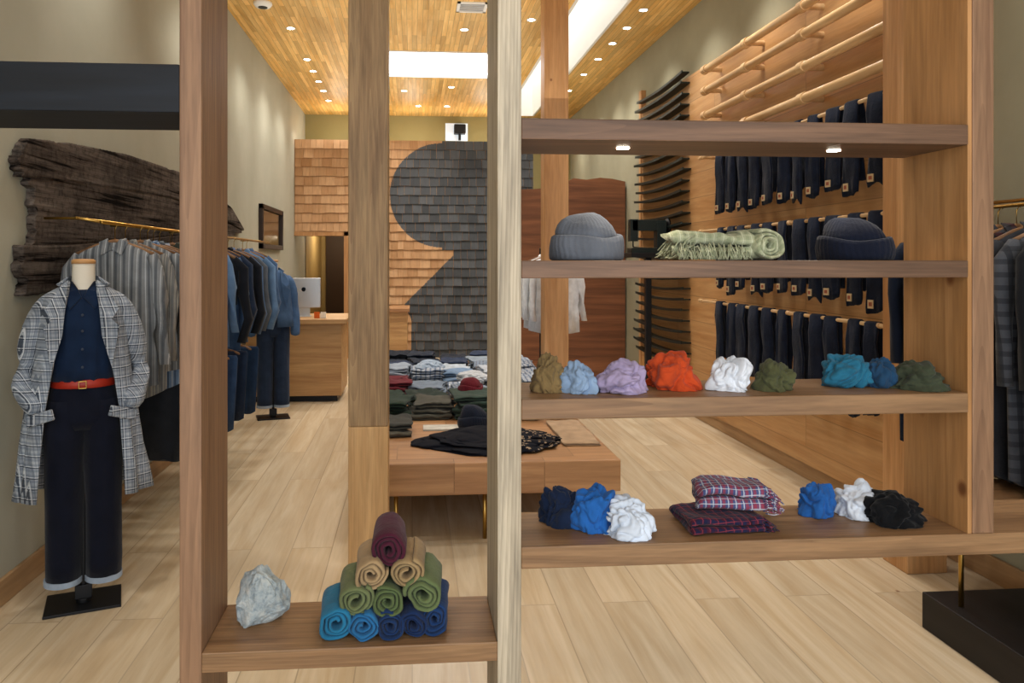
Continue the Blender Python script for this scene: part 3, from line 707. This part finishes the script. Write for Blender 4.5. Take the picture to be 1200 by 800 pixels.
# ---------------- mannequin
def fold(x,z,s,a): return a*noise.noise(Vector((x*9,z*1.6,s)))+a*.5*noise.noise(Vector((x*22,z*3,s+5)))
def mannequin(loc,rot,label,coat,mTop,mCoat,mTrou,mBelt,cuffs=True):
    rt=E("dressed_mannequin",loc,label,"mannequin",rot)
    M("stand",merge(gbox(-.155,.155,-.11,.13,0,.012),xf(glathe([(.03,.012),(.03,.03),(.013,.035),(.013,.95)],16)),gbox(-.035,.035,-.02,.02,.03,.09)),mBlack,rt,bevel=.002,label="black steel stand with square base")
    M("neck",glathe([(.065,1.36),(.055,1.42),(.048,1.46),(.046,1.52),(.048,1.535)],28),plain("neck_linen",'ddd6c6',.7),rt,smooth=True,label="cream neck form")
    M("neck_cap",glathe([(.05,1.535),(.05,1.55),(.04,1.556),(.001,1.557)],28),plain("neck_cap",'b98b58',.5),rt,smooth=True,label="wooden neck cap")
    def leg(s):
        rings=[]
        for z,cx,a,b in((.125,.082,.074,.078),(.2,.082,.074,.08),(.45,.08,.076,.084),(.65,.078,.08,.092),(.78,.076,.083,.1),(.86,.073,.085,.104),(.93,.07,.08,.1)):
            rings.append(ell(s*cx,0,z,a,b,40,lambda t,zz:1+fold(math.cos(t)*.3+s,zz*2,3,.09)))
        return gloft(rings)
    pel=gloft([ell(0,0,z,a,b,40,lambda t,zz:1+fold(math.cos(t)*.3,zz*2,7,.04)) for z,a,b in((.8,.13,.09),(.85,.155,.108),(.92,.15,.108),(.98,.13,.097),(1.01,.125,.093))])
    tr=M("trousers",merge(leg(-1),leg(1),pel),mTrou,rt,smooth=True)
    if cuffs:
        M("trouser_cuff",merge(*[gloft([ell(s*.082,0,z,.078,.083,36) for z in(.108,.132)]) for s in(-1,1)]),fm('9aa9bb'),tr,label="pale turned trouser cuffs")
    M("belt",gloft([ell(0,0,z,a,b,40) for z,a,b in((.985,.13,.098),(.988,.134,.102),(1.018,.131,.099),(1.022,.127,.095))]),mBelt,rt,smooth=True,label="red leather belt" if coat else "dark belt")
    if coat: M("belt_buckle",merge(gbox(-.016,.016,-.110,-.102,.986,.990),gbox(-.016,.016,-.110,-.102,1.016,1.020),gbox(-.016,-.013,-.110,-.102,.986,1.020),gbox(.013,.016,-.110,-.102,.986,1.020)),mBrass,rt,bevel=.001)
    fn=lambda t,z:1+fold(math.cos(t)*.5,z,11,.08)
    sh=M("shirt",gloft([ell(0,0,z,a,b,56,fn) for z,a,b in((1.015,.13,.098),(1.08,.132,.102),(1.18,.14,.112),(1.28,.15,.114),(1.35,.15,.095),(1.39,.11,.076),(1.42,.062,.056))]),mTop,rt,smooth=True)
    cl=[]
    for s in(-1,1):
        cl.append(([(s*.004,-.085,1.385),(s*.05,-.102,1.335),(s*.078,-.06,1.40),(s*.056,.0,1.455),(s*.042,-.045,1.455),(s*.018,-.07,1.42)],[(0,1,2,5),(5,2,3,4)]))
    M("shirt_collar",merge(*cl),mTop,sh,solid=.008)
    M("shirt_button",merge(*[xf(ico(2),(0,-b,z),0,(.006,.004,.006)) for z,b in((1.08,.106),(1.16,.114),(1.24,.117),(1.31,.109))]),fm('3d4452'),sh)
    zb=.45 if coat else .8
    prof=[(.505,.272,.16,39),(.62,.256,.155,40),(.75,.24,.149,40),(.9,.222,.144,40),(1.02,.2,.136,39),(1.15,.184,.132,34),(1.26,.178,.128,27),(1.33,.174,.118,23),(1.375,.162,.1,22),(1.405,.135,.082,24),(1.43,.095,.066,34),(1.455,.068,.058,48)]
    if not coat: prof=[(z,a*.95,b,o) for z,a,b,o in prof]
    prof=[q for q in prof if q[0]>=zb]
    rings=[];n=90
    for z,a,b,o in prof:
        o=math.radians(o if coat else 8); r_=[]
        for i in range(n+1):
            t=o+(2*math.pi-2*o)*i/n
            k=1+fold(t*.35,z,21,.13)*smoothstep(1.35,.7,z)+.01
            r_.append(Vector((a*math.sin(t)*k,-b*math.cos(t)*k,z)))
        rings.append(r_)
    ct=M("coat" if coat else "jacket",gloft(rings,False,False),mCoat,rt,smooth=True,solid=.008)
    for s in(-1,1):
        if coat: pa=[(s*.09,0,1.395),(s*.14,0,1.365),(s*.172,.005,1.30),(s*.197,.02,1.2),(s*.228,.045,1.1),(s*.24,.04,1.03),(s*.228,-.01,.965),(s*.2,-.07,.925),(s*.172,-.115,.895)]; ra=[.035,.05,.058,.056,.053,.052,.05,.045,.038]
        else: pa=[(s*.11,0,1.395),(s*.155,0,1.355),(s*.185,.005,1.27),(s*.2,.0,1.15),(s*.21,-.0,1.05),(s*.212,-.02,.95),(s*.212,-.03,.86),(s*.21,-.035,.80)]; ra=[.03,.05,.054,.050,.048,.048,.046,.042]
        g=gtube(pa,ra,32); vv=[Vector(p)+Vector((fold(p[1]+p[0],p[2]*6,s+31,.024),fold(p[0],p[2]*7,s,.024),0)) for p in g[0]]
        M("sleeve",(vv,g[1]),mCoat,ct,smooth=True,sub=1)
    lp=[]
    for s in(-1,1):
        lp.append(([(s*.056,-.07,1.462),(s*.09,-.078,1.43),(s*.145,-.118,1.335),(s*.118,-.14,1.29),(s*.148,-.146,1.26),(s*.118,-.15,1.08),(s*.078,-.135,1.22),(s*.066,-.12,1.34),(s*.060,-.097,1.42)],[(0,1,8),(1,2,7,8),(2,3,6,7),(3,4,6),(4,5,6)]))
    back=gloft([[Vector((a*math.sin(t),-b*math.cos(t),z)) for t in [math.radians(65+230*i/20) for i in range(21)]] for z,a,b in((1.43,.1,.07),(1.475,.066,.058),(1.44,.108,.082))],False,False)
    M("coat_collar" if coat else "jacket_collar",merge(*lp,back),mCoat,ct,solid=.008)
    if coat:
        for s in(-1,1): M("pocket",xf(gbox(-.065,.065,-.010,.010,-.035,.012),(s*.165,-.134,.885),s*.6,(1,1,1),0,s*.30),mCoat,ct,bevel=.005)
    return rt
mCheck=fabric("checked_wool",'a9b0b8',bands=[('h',44,.5,.24,'5f6c7e',.45),('z',44,.5,.24,'5f6c7e',.45),('h',22,.5,.05,'1e2838',.85),('z',22,.5,.05,'1e2838',.85),('h',22,.62,.03,'dde1e6',.75),('z',22,.62,.03,'dde1e6',.75),('h',130,.5,.2,'3a4658',.3)],fuzz=500,bump=.6)
mNavy=fm('14253f'); mDark=fm('0e1220'); mRed=plain("red_leather",'9c2716',.45)
mannequin((WX(98,3.6),3.6,0),math.radians(20),"headless mannequin in checked coat, navy shirt, red belt",True,mNavy,mCheck,mDark,mRed)
mDen=fabric("dark_denim",'26344c'); mDen2=fabric("mid_denim",'48648a'); mBlk=fabric("black_denim",'191d25'); mGry=fabric("grey_denim",'5a626c')
mannequin((WX(320,7.7),7.7,0),math.radians(15),"headless mannequin in denim jacket and blue jeans",False,fm('56606c'),mDen2,mDen,mDark,True)

# ---------------- hanging garments
def garment(loc,label,m,mCol=None,length=.75,group="shirts on the wall rail",name="hanging_shirt",seed=0,sleeves=True,sw=1.0):
    rt=E(name,loc,label,"shirt" if sleeves else "trousers",0,group)
    M("hanger_hook",gtube([(0,0,-.07),(0,0,-.015),(.012,0,.006),(.02,0,-.0)],.0022,6),mBrass,rt,smooth=True)
    M("hanger_arm",gtube([(-.19,0,-.145),(-.1,0,-.105),(0,0,-.075),(.1,0,-.105),(.19,0,-.145)],[(.008,.01)]*5,8),mHang,rt,smooth=True)
    if sleeves:
        rings=[];n=80
        for z,a,b in((-.085,.055,.026),(-.1,.09,.03),(-.125,.15,.034),(-.155,.195,.038),(-.2,.215,.04),(-.3,.212,.04),(-.45,.208,.038),(-.6,.210,.04),(-.1-length,.215,.042)):
            if z<-.5 and z>-.65 and length<.6: continue
            r_=[]
            for i in range(n):
                t=2*math.pi*i/n; x=a*math.cos(t); y=b*math.sin(t)
                y+=.05*noise.noise(Vector((x*14,z*1.5,seed)))*smoothstep(-.12,-.4,z)
                r_.append(Vector((x,y,z+(.025*math.cos(2*t)+.03*noise.noise(Vector((x*6,seed,0))) if z<-.1-length+.02 else 0))))
            rings.append(r_)
        b=M("shirt_body",gloft(rings),m,rt,smooth=True)
        for s in(-1,1):
            k=U(-.02,.02)
            g=gtube([(s*.175,0,-.15),(s*.212*sw,0,-.22),(s*.235*sw,-.01-k,-.38),(s*.24*sw,-.015,-.55),(s*.236*sw+k,-.02+k,-.7)],[(.03*sw,.03),(.034*sw,.036),(.032*sw,.04),(.03*sw,.036),(.026*sw,.03)],20)
            M("shirt_sleeve",([Vector(p)+Vector((fold(p[1],p[2]*4,seed,.03),0,0)) for p in g[0]],g[1]),m,b,smooth=True)
        c=[]
        for s in(-1,1): c.append(([(s*.0,-.04,-.12),(s*.05,-.05,-.15),(s*.07,-.02,-.085),(s*.045,.03,-.065),(s*.03,-.02,-.07)],[(0,1,2,4),(4,2,3)]))
        M("shirt_collar",merge(*c),mCol or m,b,solid=.006)
        M("button_placket",gloft([[Vector((x,-.044,z)) for x in(-.014,.014)] for z in(-.13,-.3,-.45,-.1-length)],False,False),m,b,solid=.01)
    else:
        rings=[]
        for z,a,b in((-.1,.19,.02),(-.12,.2,.03),(-.3,.19,.034),(-.6,.17,.034),(-.1-length,.14,.03)):
            rings.append([Vector((a*math.cos(2*math.pi*i/48),b*math.sin(2*math.pi*i/48)+.03*noise.noise(Vector((a*math.cos(2*math.pi*i/48)*12,z,seed))),z+(.04*noise.noise(Vector((math.cos(2*math.pi*i/48)*2,seed,0))) if z<-.5 else 0))) for i in range(48)])
        M("trouser_legs",gloft(rings),m,rt,smooth=True)
    return rt
rail_z=1.735; RX=-1.5
def stripe(name,base,b): return fabric(name,base,bands=b)
mS1=stripe("stripe_grey",'7f8386',[('x',26,.5,.16,'464c54',.7),('x',26,.1,.05,'b8bcc0',.8)])
mS2=stripe("stripe_sand",'8b8a85',[('x',34,.5,.2,'50575f',.6),('x',34,.05,.06,'2f3641',.7)])
mS3=stripe("plaid_grey",'646b74',[('x',18,.5,.2,'343c47',.7),('z',18,.5,.2,'343c47',.6)])
mS4=stripe("plaid_blue",'486083',[('x',20,.5,.2,'1f2d44',.7),('z',20,.5,.2,'a5acb4',.5)])
mS5=stripe("stripe_blue",'6a84a4',[('x',30,.5,.14,'2b3c58',.7),('x',30,.1,.06,'c0c8d0',.6)])
mLtB=fm('6484aa'); mOl=fm('3a3f37')
rr=E("wall_clothes_rail",(RX,5.5,rail_z),"brass double rail fixed to the plaster wall","clothes rail")
M("rail_bar",gtube([(RX,3.85,rail_z),(RX,8.2,rail_z)],.009,10),mBrass,rr,world=True,smooth=True)
M("rail_bar",gtube([(RX-.12,3.85,rail_z+.02),(RX-.12,8.2,rail_z+.02)],.007,10),mBrass,rr,world=True,smooth=True)
for y in(3.88,4.7,5.8,7.0,8.15): M("rail_bracket",gtube([(-1.78,y,rail_z+.02),(RX-.12,y,rail_z+.02),(RX,y,rail_z)],.007,8),mBrass,rr,world=True,smooth=True)
g0=garment((RX,4.02,rail_z-.01),"grey and cream striped shirt on a hanger",mS1,length=.72,seed=1)
g1=garment((RX,4.16,rail_z-.01),"grey striped shirt on a hanger",mS2,length=.78,seed=2)
g2=garment((RX,6.0,rail_z-.01),"dark denim jacket on a hanger",mDen,length=.52,seed=6,sw=1.12,name="hanging_jacket"); g2["category"]="jacket"
names=["shirt_body","shirt_sleeve","shirt_collar","button_placket"]
def inst(src,loc,m,label,rot=0,scale=None):
    o=copy_thing(src,loc,rot,{n:m for n in names},label,scale); return o
seq=[(4.3,mS1,"grey striped shirt on a hanger",0),(4.44,mS5,"blue striped shirt on a hanger",1),(4.58,mS3,"grey plaid shirt on a hanger",0),(4.72,mS4,"blue plaid shirt on a hanger",1),(4.86,mOl,"dark olive shirt on a hanger",0),(5.0,mS5,"blue striped shirt on a hanger",1),(5.16,mS4,"blue plaid shirt on a hanger",0),(5.33,mDen2,"mid blue denim shirt on a hanger",1),(5.5,mLtB,"light blue shirt on a hanger",0),(5.68,mBlk,"black denim jacket on a hanger",2),(5.84,mDen2,"blue denim shirt on a hanger",1),
     (6.2,mBlk,"black denim jacket on a hanger",2),(6.42,mDen2,"washed blue denim jacket on a hanger",2),(6.62,mGry,"grey denim jacket on a hanger",2),(6.84,mLtB,"light blue denim jacket on a hanger",2),(7.06,mDen2,"washed blue denim jacket on a hanger",2)]
random.seed(2)
for i,(y,m,l,s_) in enumerate(seq): inst((g0,g1,g2)[s_],(RX+U(-.03,.03),y,rail_z-.01),m,l,U(-.14,.14),(U(.94,1.05),1,U(.94,1.12)))
rr2=E("wall_clothes_rail",(RX,5,.95),"short lower brass rail fixed to the wall","clothes rail")
M("rail_bar",gtube([(RX,4.5,1.0),(RX,6.3,1.0)],.008,10),mBrass,rr2,world=True,smooth=True)
for y in(4.55,6.25): M("rail_bracket",gtube([(XL,y,1.0),(RX,y,1.0)],.007,8),mBrass,rr2,world=True,smooth=True)
t0=garment((RX,4.62,.99),"dark charcoal trousers on a hanger",fm('23272e'),length=.5,name="hanging_trousers",sleeves=False,seed=4,group="trousers on the lower rail")
for i,(y,c) in enumerate(((4.8,'2a352f'),(4.98,'161a20'),(5.2,'222f45'),(5.45,'304666'),(5.7,'222f45'),(6.0,'263a56'))):
    copy_thing(t0,(RX+.03+.02*i,y,.99),U(-.12,.12),{"trouser_legs":fm(c)},"dark folded trousers on a hanger",(1,1,U(.85,1.1)))

# right rack
rX=2.5; rz_=1.78
rk=E("clothes_rack",(rX,3.0,0),"brass clothes rack with wooden ledge on black plinth","clothes rack")
M("rack_bar",gtube([(rX,2.5,rz_),(rX,3.5,rz_)],.008,10),mBrass,rk,world=True,smooth=True)
M("rack_bar",gtube([(rX+.12,2.5,rz_+.03),(rX+.12,3.5,rz_+.03)],.008,10),mBrass,rk,world=True,smooth=True)
for y in(2.55,3.48): M("rack_bracket",gtube([(rX,y,rz_),(rX+.12,y,rz_+.03),(XR-.01,y,rz_+.03)],.007,8),mBrass,rk,world=True,smooth=True)
M("ledge",gbox(2.17,XR-.025,2.35,3.02,.55,.64),mWalX2,rk,world=True,bevel=.003)
M("plinth",gbox(2.15,XR-.025,1.7,3.09,0,.15),mBlackBox,rk,world=True,bevel=.004,label="black wooden plinth")
M("rack_leg",gtube([(2.216,2.945,.15),(2.216,2.945,.55)],.010,10),mBrass,rk,world=True,smooth=True)
M("rack_leg",gtube([(2.7,2.45,.15),(2.7,2.45,.55)],.010,10),mBrass,rk,world=True,smooth=True)
gR=garment((rX,2.68,rz_-.01),"charcoal overshirt on a hanger",fm('16181c'),length=.99,group="coats on the brass rack",name="hanging_coat",seed=9)
mRP=fabric("dark_red_plaid",'241f22',bands=[('x',16,.5,.2,'4a2428',.6),('z',16,.5,.2,'505258',.35)])
mGP=fabric("grey_plaid_coat",'4a4d54',bands=[('x',20,.5,.2,'25282e',.7),('z',20,.5,.2,'25282e',.6)])
for y,m,l in((2.79,mGP,"grey plaid coat on a hanger"),(2.9,fm('2b2d33'),"charcoal coat on a hanger"),(3.0,mRP,"dark red plaid coat on a hanger"),(3.1,fm('3d4046'),"grey coat on a hanger"),(3.22,fm('1a1d24'),"black coat on a hanger"),(3.34,fm('141d30'),"navy coat on a hanger"),(3.46,fm('101828'),"dark navy coat on a hanger")):
    inst(gR,(rX,y,rz_-.01),m,l,U(-.06,.06))

# white shirts behind post
wr=E("clothes_rack",(1.34,7.6,0),"slim black freestanding clothes rail","clothes rack")
M("rack_frame",merge(gtube([(1.36,7.1,0),(1.36,7.1,1.68),(1.36,8.1,1.68),(1.36,8.1,0)],.009,10),gbox(1.2,1.52,7.08,7.12,0,.02),gbox(1.2,1.52,8.08,8.12,0,.02)),mBlack,wr,world=True,smooth=False)
mWh=fm('e6e8ea')
for i,(y,rt_) in enumerate(((7.22,.05),(7.38,-.04),(7.54,.06),(7.7,-.05))):
    inst(g0,(1.36+.02*(-1)**i,y,1.675),mWh,"white cotton shirt on a hanger",rt_)["group"]="white shirts on the rail"

# ---------------- dowel rails with jeans on the right wall
DX=XR-.19
def dowel(zr,ya,yb,r=.031,big=True):
    rt=E("dowel_rail",(DX,(ya+yb)/2,zr),"round blond wood dowel rail on cedar wall","wall rail",group="dowel rails on the cedar wall")
    M("dowel",gtube([(DX,ya,zr),(DX,yb,zr)],r,18),mDowel,rt,world=True,smooth=True)
    for y in (ya+.25,(ya+yb)/2-.2,yb-.9,yb-.06):
        M("dowel_bracket",merge(gtube([(XR-.05,y,zr),(DX,y,zr)],.022 if big else .012,14),gtube([(DX,y-.035,zr),(DX,y+.035,zr)],r+.009 if big else r+.005,18)),mDowel,rt,world=True,smooth=False,label="turned wood bracket")
    return rt
kR=DX
def zsl(s): return H+s*(kR)
for s in(.652,.58,.496,.415): dowel(zsl(s),3.6,6.75)
rowz=[zsl(.355),zsl(.100),zsl(-.140)]
for z in rowz: dowel(z,3.9,6.85,.012,False)
def jeans_proto(sd0,ang,loc):
    rt=E("folded_jeans",loc,"dark indigo jeans folded over a dowel rail","jeans",ang,"jeans hanging on dowel rails")
    w=.056
    def ring(z,x0,x1,ww,sd):
        n=28; r_=[]
        for i in range(n):
            t=2*math.pi*i/n; c=math.cos(t); s=math.sin(t)
            c=math.copysign(abs(c)**.6,c); s=math.copysign(abs(s)**.6,s)
            yo=.014*noise.noise(Vector((z*4,sd+sd0,0)))
            r_.append(Vector(((x0+x1)/2+(x1-x0)/2*c+.020*noise.noise(Vector((s*2.2,z*5,sd+sd0)))*smoothstep(0,-.15,z),ww*s*(1+.22*noise.noise(Vector((z*6,sd+sd0,s))))+yo,z+(.045*noise.noise(Vector((s*1.6,sd0,sd))) if z<-.4 else 0))))
        return r_
    front=gloft([ring(.02,-.014,.014,w*.9,1),ring(.01,-.03,-.0,w*.95,1),ring(-.1,-.034,-.010,w,1),ring(-.2,-.034,-.008,w,1),ring(-.3,-.032,-.008,w*1.04,1),ring(-.4,-.034,-.006,w*1.06,1),ring(-.5,-.033,-.006,w*1.12,1),ring(-.53,-.028,-.010,w*1.05,1)])
    back=gloft([ring(.02,-.014,.014,w*.9,2),ring(.01,.0,.03,w*.95,2),ring(-.1,.012,.034,w,2),ring(-.3,.01,.034,w*1.0,2),ring(-.45,.006,.03,w*1.1,2)])
    M("jeans_cloth",merge(front,back),mRaw,rt,smooth=True)
    pt=M("leather_patch",gbox(-.042,-.036,.002,.040,-.508,-.462),mTag,rt,label="tan printed waistband patch")
    M("patch_print",gbox(-.043,-.042,.010,.032,-.496,-.474),mTagR,pt,label="rust red print")
    return rt
mRaw=fabric("raw_denim",'141c2e',fuzz=500,bump=.6,var=.4)
random.seed(9)
ja=WP(846,200,DX).y; jb=WP(1027,200,DX).y; n=10
ps=[jeans_proto(3.3*k,.2,(DX,ja+(jb-ja)*k/n,rowz[0])) for k in range(4)]
for ri,z in enumerate(rowz):
    for i in range(n+1):
        if ri==0 and i<4: continue
        y=ja+(jb-ja)*i/n+U(-.03,.03); k=U(.92,1.05)
        copy_thing(ps[(i*3+ri)%4],(DX,y,z),U(-.05,.45),scale=(1,U(.85,1.12),k))

# stacked thin, slightly bowed dark bars
def slat(L,sag,wd,th):
    n=20; rings=[]
    for i in range(n+1):
        y=-L/2+L*i/n; f=(2*i/n-1); zz=sag*(1-f*f)
        rings.append([Vector((-wd,y,zz-th)),Vector((0,y,zz-th)),Vector((0,y,zz+th)),Vector((-wd,y,zz+th))])
    return gloft(rings)
random.seed(31)
for r_ in range(28):
    z=H+1.88-r_*.108
    L=1.6+U(-.06,.06); wd=.075+U(-.01,.02)
    rt=E("slat_rack",(XR-.05,8.25,z),"thin slightly bowed dark metal bar on cedar wall","slat rack",group="dark metal bars on the cedar wall")
    M("slat_board",slat(L,-.028,wd,.007),mGreenIron,rt)
    M("slat_lip",xf(slat(L,-.028,.012,.013),(-wd,0,.004)),mGreenIron,rt)

def slabY(poly,Y0_,Y1_,seed=0):
    pts=[]
    for i in range(len(poly)):
        a=Vector(poly[i]); b=Vector(poly[(i+1)%len(poly)]); n=max(2,int((b-a).length/.15))
        for k in range(n):
            q=a.lerp(b,k/n); q=q+Vector((0,noise.noise(Vector((q.x*4,q.y*4,seed)))*.05 if q.y>1 else 0)); pts.append(q)
    return gloft([[Vector((p.x,Y0_,p.y)) for p in pts],[Vector((p.x,Y1_,p.y)) for p in pts]])
TL(M("redwood_slab",slabY([(1.42,0),(2.79,0),(2.79,2.6),(2.45,2.64),(2.1,2.62),(1.9,2.5),(1.42,2.47)],9.9,10.0,4),mMahog),"wide live-edge dark redwood slab standing by the wall","wood slab")
sw=E("sewing_machine",(2.47,7.9,0),"vintage dark green industrial sewing machine on iron stand","sewing machine")
M("iron_stand",merge(gbox(-.03,.03,-.03,.03,0,1.6),gbox(-.18,.18,-.15,.15,0,.03),gbox(-.22,.2,-.16,.16,1.58,1.63)),mBlack,sw,bevel=.004,label="black iron stand")
M("machine_arm",merge(gbox(-.2,.2,-.08,.08,1.63,1.68),gbox(.08,.18,-.06,.06,1.68,1.95),gbox(-.18,.18,-.05,.05,1.86,1.97),gbox(-.2,-.12,-.05,.05,1.75,1.98),gtube([(-.16,0,1.76),(-.16,0,1.69)],.008,8)),mGreenIron,sw,bevel=.015)
M("hand_wheel",xf(glathe([(.02,-.015),(.085,-.012),(.09,0),(.085,.012),(.02,.015)],28),(.21,0,1.91),0,(1,1,1),0,math.pi/2),mBlack,sw,smooth=True)

# ---------------- ceiling lights, other lamps and added fills
dl=None
pos=[(-1.32,y,1) for y in(2.5,4.5,6.5,8.5,9.8,11.0,12.3)]+[(.57,y,1) for y in(3.5,6.0,8.4,11.2,12.6)]+[(-.12,y,1) for y in(7.4,11.5)]+[(2.33,y,1) for y in(2.5,4.4,5.8,7.0,8.2,9.5,10.3,11.3,12.5)]
pos+=[(-1.32,y,0) for y in(10.4,11.6)]+[(1.25,y,0) for y in(8.0,9.2,11.0)]+[(-.5,12.4,0),(.1,12.6,0),(2.33,7.6,0),(2.33,8.8,0)]
for i,(x,y,on) in enumerate(pos):
    loc=(x,y,ZC)
    if dl is None:
        dl=E("recessed_downlight",loc,"small round recessed downlight in cedar ceiling","ceiling light",0,"recessed ceiling downlights")
        M("trim_ring",glathe([(.036,.0),(.052,0),(.052,-.006),(.036,-.004)],24),mWhite,dl,smooth=True)
        M("lamp_lens",glathe([(.001,-.005),(.037,-.005),(.037,.0),(.001,.0)],24),mLamp,dl)
    else: copy_thing(dl,loc)
    if on:
        l=bpy.data.lights.new("down_spot",'SPOT'); l.energy=78; l.spot_size=math.radians(115); l.spot_blend=.95; l.color=(1,.955,.89); l.shadow_soft_size=.08
        o=bpy.data.objects.new("down_spot",l); o.location=(x,y,ZC-.03); COL.objects.link(o)
sd=E("smoke_detector",(WZ(308,3,ZC).x,WZ(308,3,ZC).y,ZC),"round white smoke detector on the ceiling","smoke detector")
M("detector_body",glathe([(.001,-.05),(.07,-.045),(.09,-.02),(.09,0),(.001,0)],28),mWhite,sd,smooth=True)
M("detector_grille",glathe([(.03,-.052),(.045,-.052),(.045,-.046),(.03,-.046)],24),mBlack,sd)
av=E("air_vent",(WZ(553,8,ZC).x,WZ(553,8,ZC).y,ZC),"square white ceiling air vent","vent")
M("vent_frame",merge(gbox(-.15,.15,-.15,-.12,-.012,0),gbox(-.15,.15,.12,.15,-.012,0),gbox(-.15,-.12,-.15,.15,-.012,0),gbox(.12,.15,-.15,.15,-.012,0)),mWhite,av)
M("vent_louvre",merge(*[gbox(-.12,.12,-.11+.04*i,-.09+.04*i,-.008,-.002) for i in range(6)]),mSilver,av)
l=bpy.data.lights.new("hall_light",'POINT'); l.energy=25; l.color=(1,.82,.6); l.shadow_soft_size=.15
o=bpy.data.objects.new("hall_light",l); o.location=(-1.4,YB+1.2,2.1); COL.objects.link(o)
for x in(-1.2,0,1.2):  # added point lamps with no fixture, lifting the ceiling behind the partition
    l=bpy.data.lights.new("added_partition_fill",'POINT'); l.energy=14; l.color=(1,.9,.76); l.shadow_soft_size=.1
    o=bpy.data.objects.new("added_partition_fill",l); o.location=(x,12.9,3.55); COL.objects.link(o)
for y,e in((7.0,24),(10.2,24)):  # added upward area lamps in mid-air to brighten the planks; no real fitting
    l=bpy.data.lights.new("added_ceiling_fill",'AREA'); l.shape='RECTANGLE'; l.size=3.6; l.size_y=2.6; l.energy=e; l.color=(1,.94,.84)
    o=bpy.data.objects.new("added_ceiling_fill",l); o.location=(.2,y,3.0); o.rotation_euler=(math.pi,0,0); COL.objects.link(o)
l=bpy.data.lights.new("shopfront_daylight",'AREA'); l.shape='RECTANGLE'; l.size=4.4; l.size_y=3.6; l.energy=122; l.color=(.94,.97,1)
o=bpy.data.objects.new("shopfront_daylight",l); o.location=(.45,-1.1,2.0); o.rotation_euler=(math.radians(90),0,0); COL.objects.link(o)
w=bpy.data.worlds.new("world"); sc.world=w; w.use_nodes=True
w.node_tree.nodes["Background"].inputs[0].default_value=(.90,.95,1,1); w.node_tree.nodes["Background"].inputs[1].default_value=1.05
# ---------------- camera
cd=bpy.data.cameras.new("cam"); co=bpy.data.objects.new("cam",cd); COL.objects.link(co)
co.location=(0,0,H); co.rotation_euler=(math.radians(90),0,-TH)
cd.sensor_width=36; cd.lens=27; cd.shift_x=46/1200; cd.shift_y=-95/1200; cd.clip_start=.05
sc.camera=co
sc.view_settings.view_transform='Standard'; sc.view_settings.look='None'
sc.view_settings.exposure=0
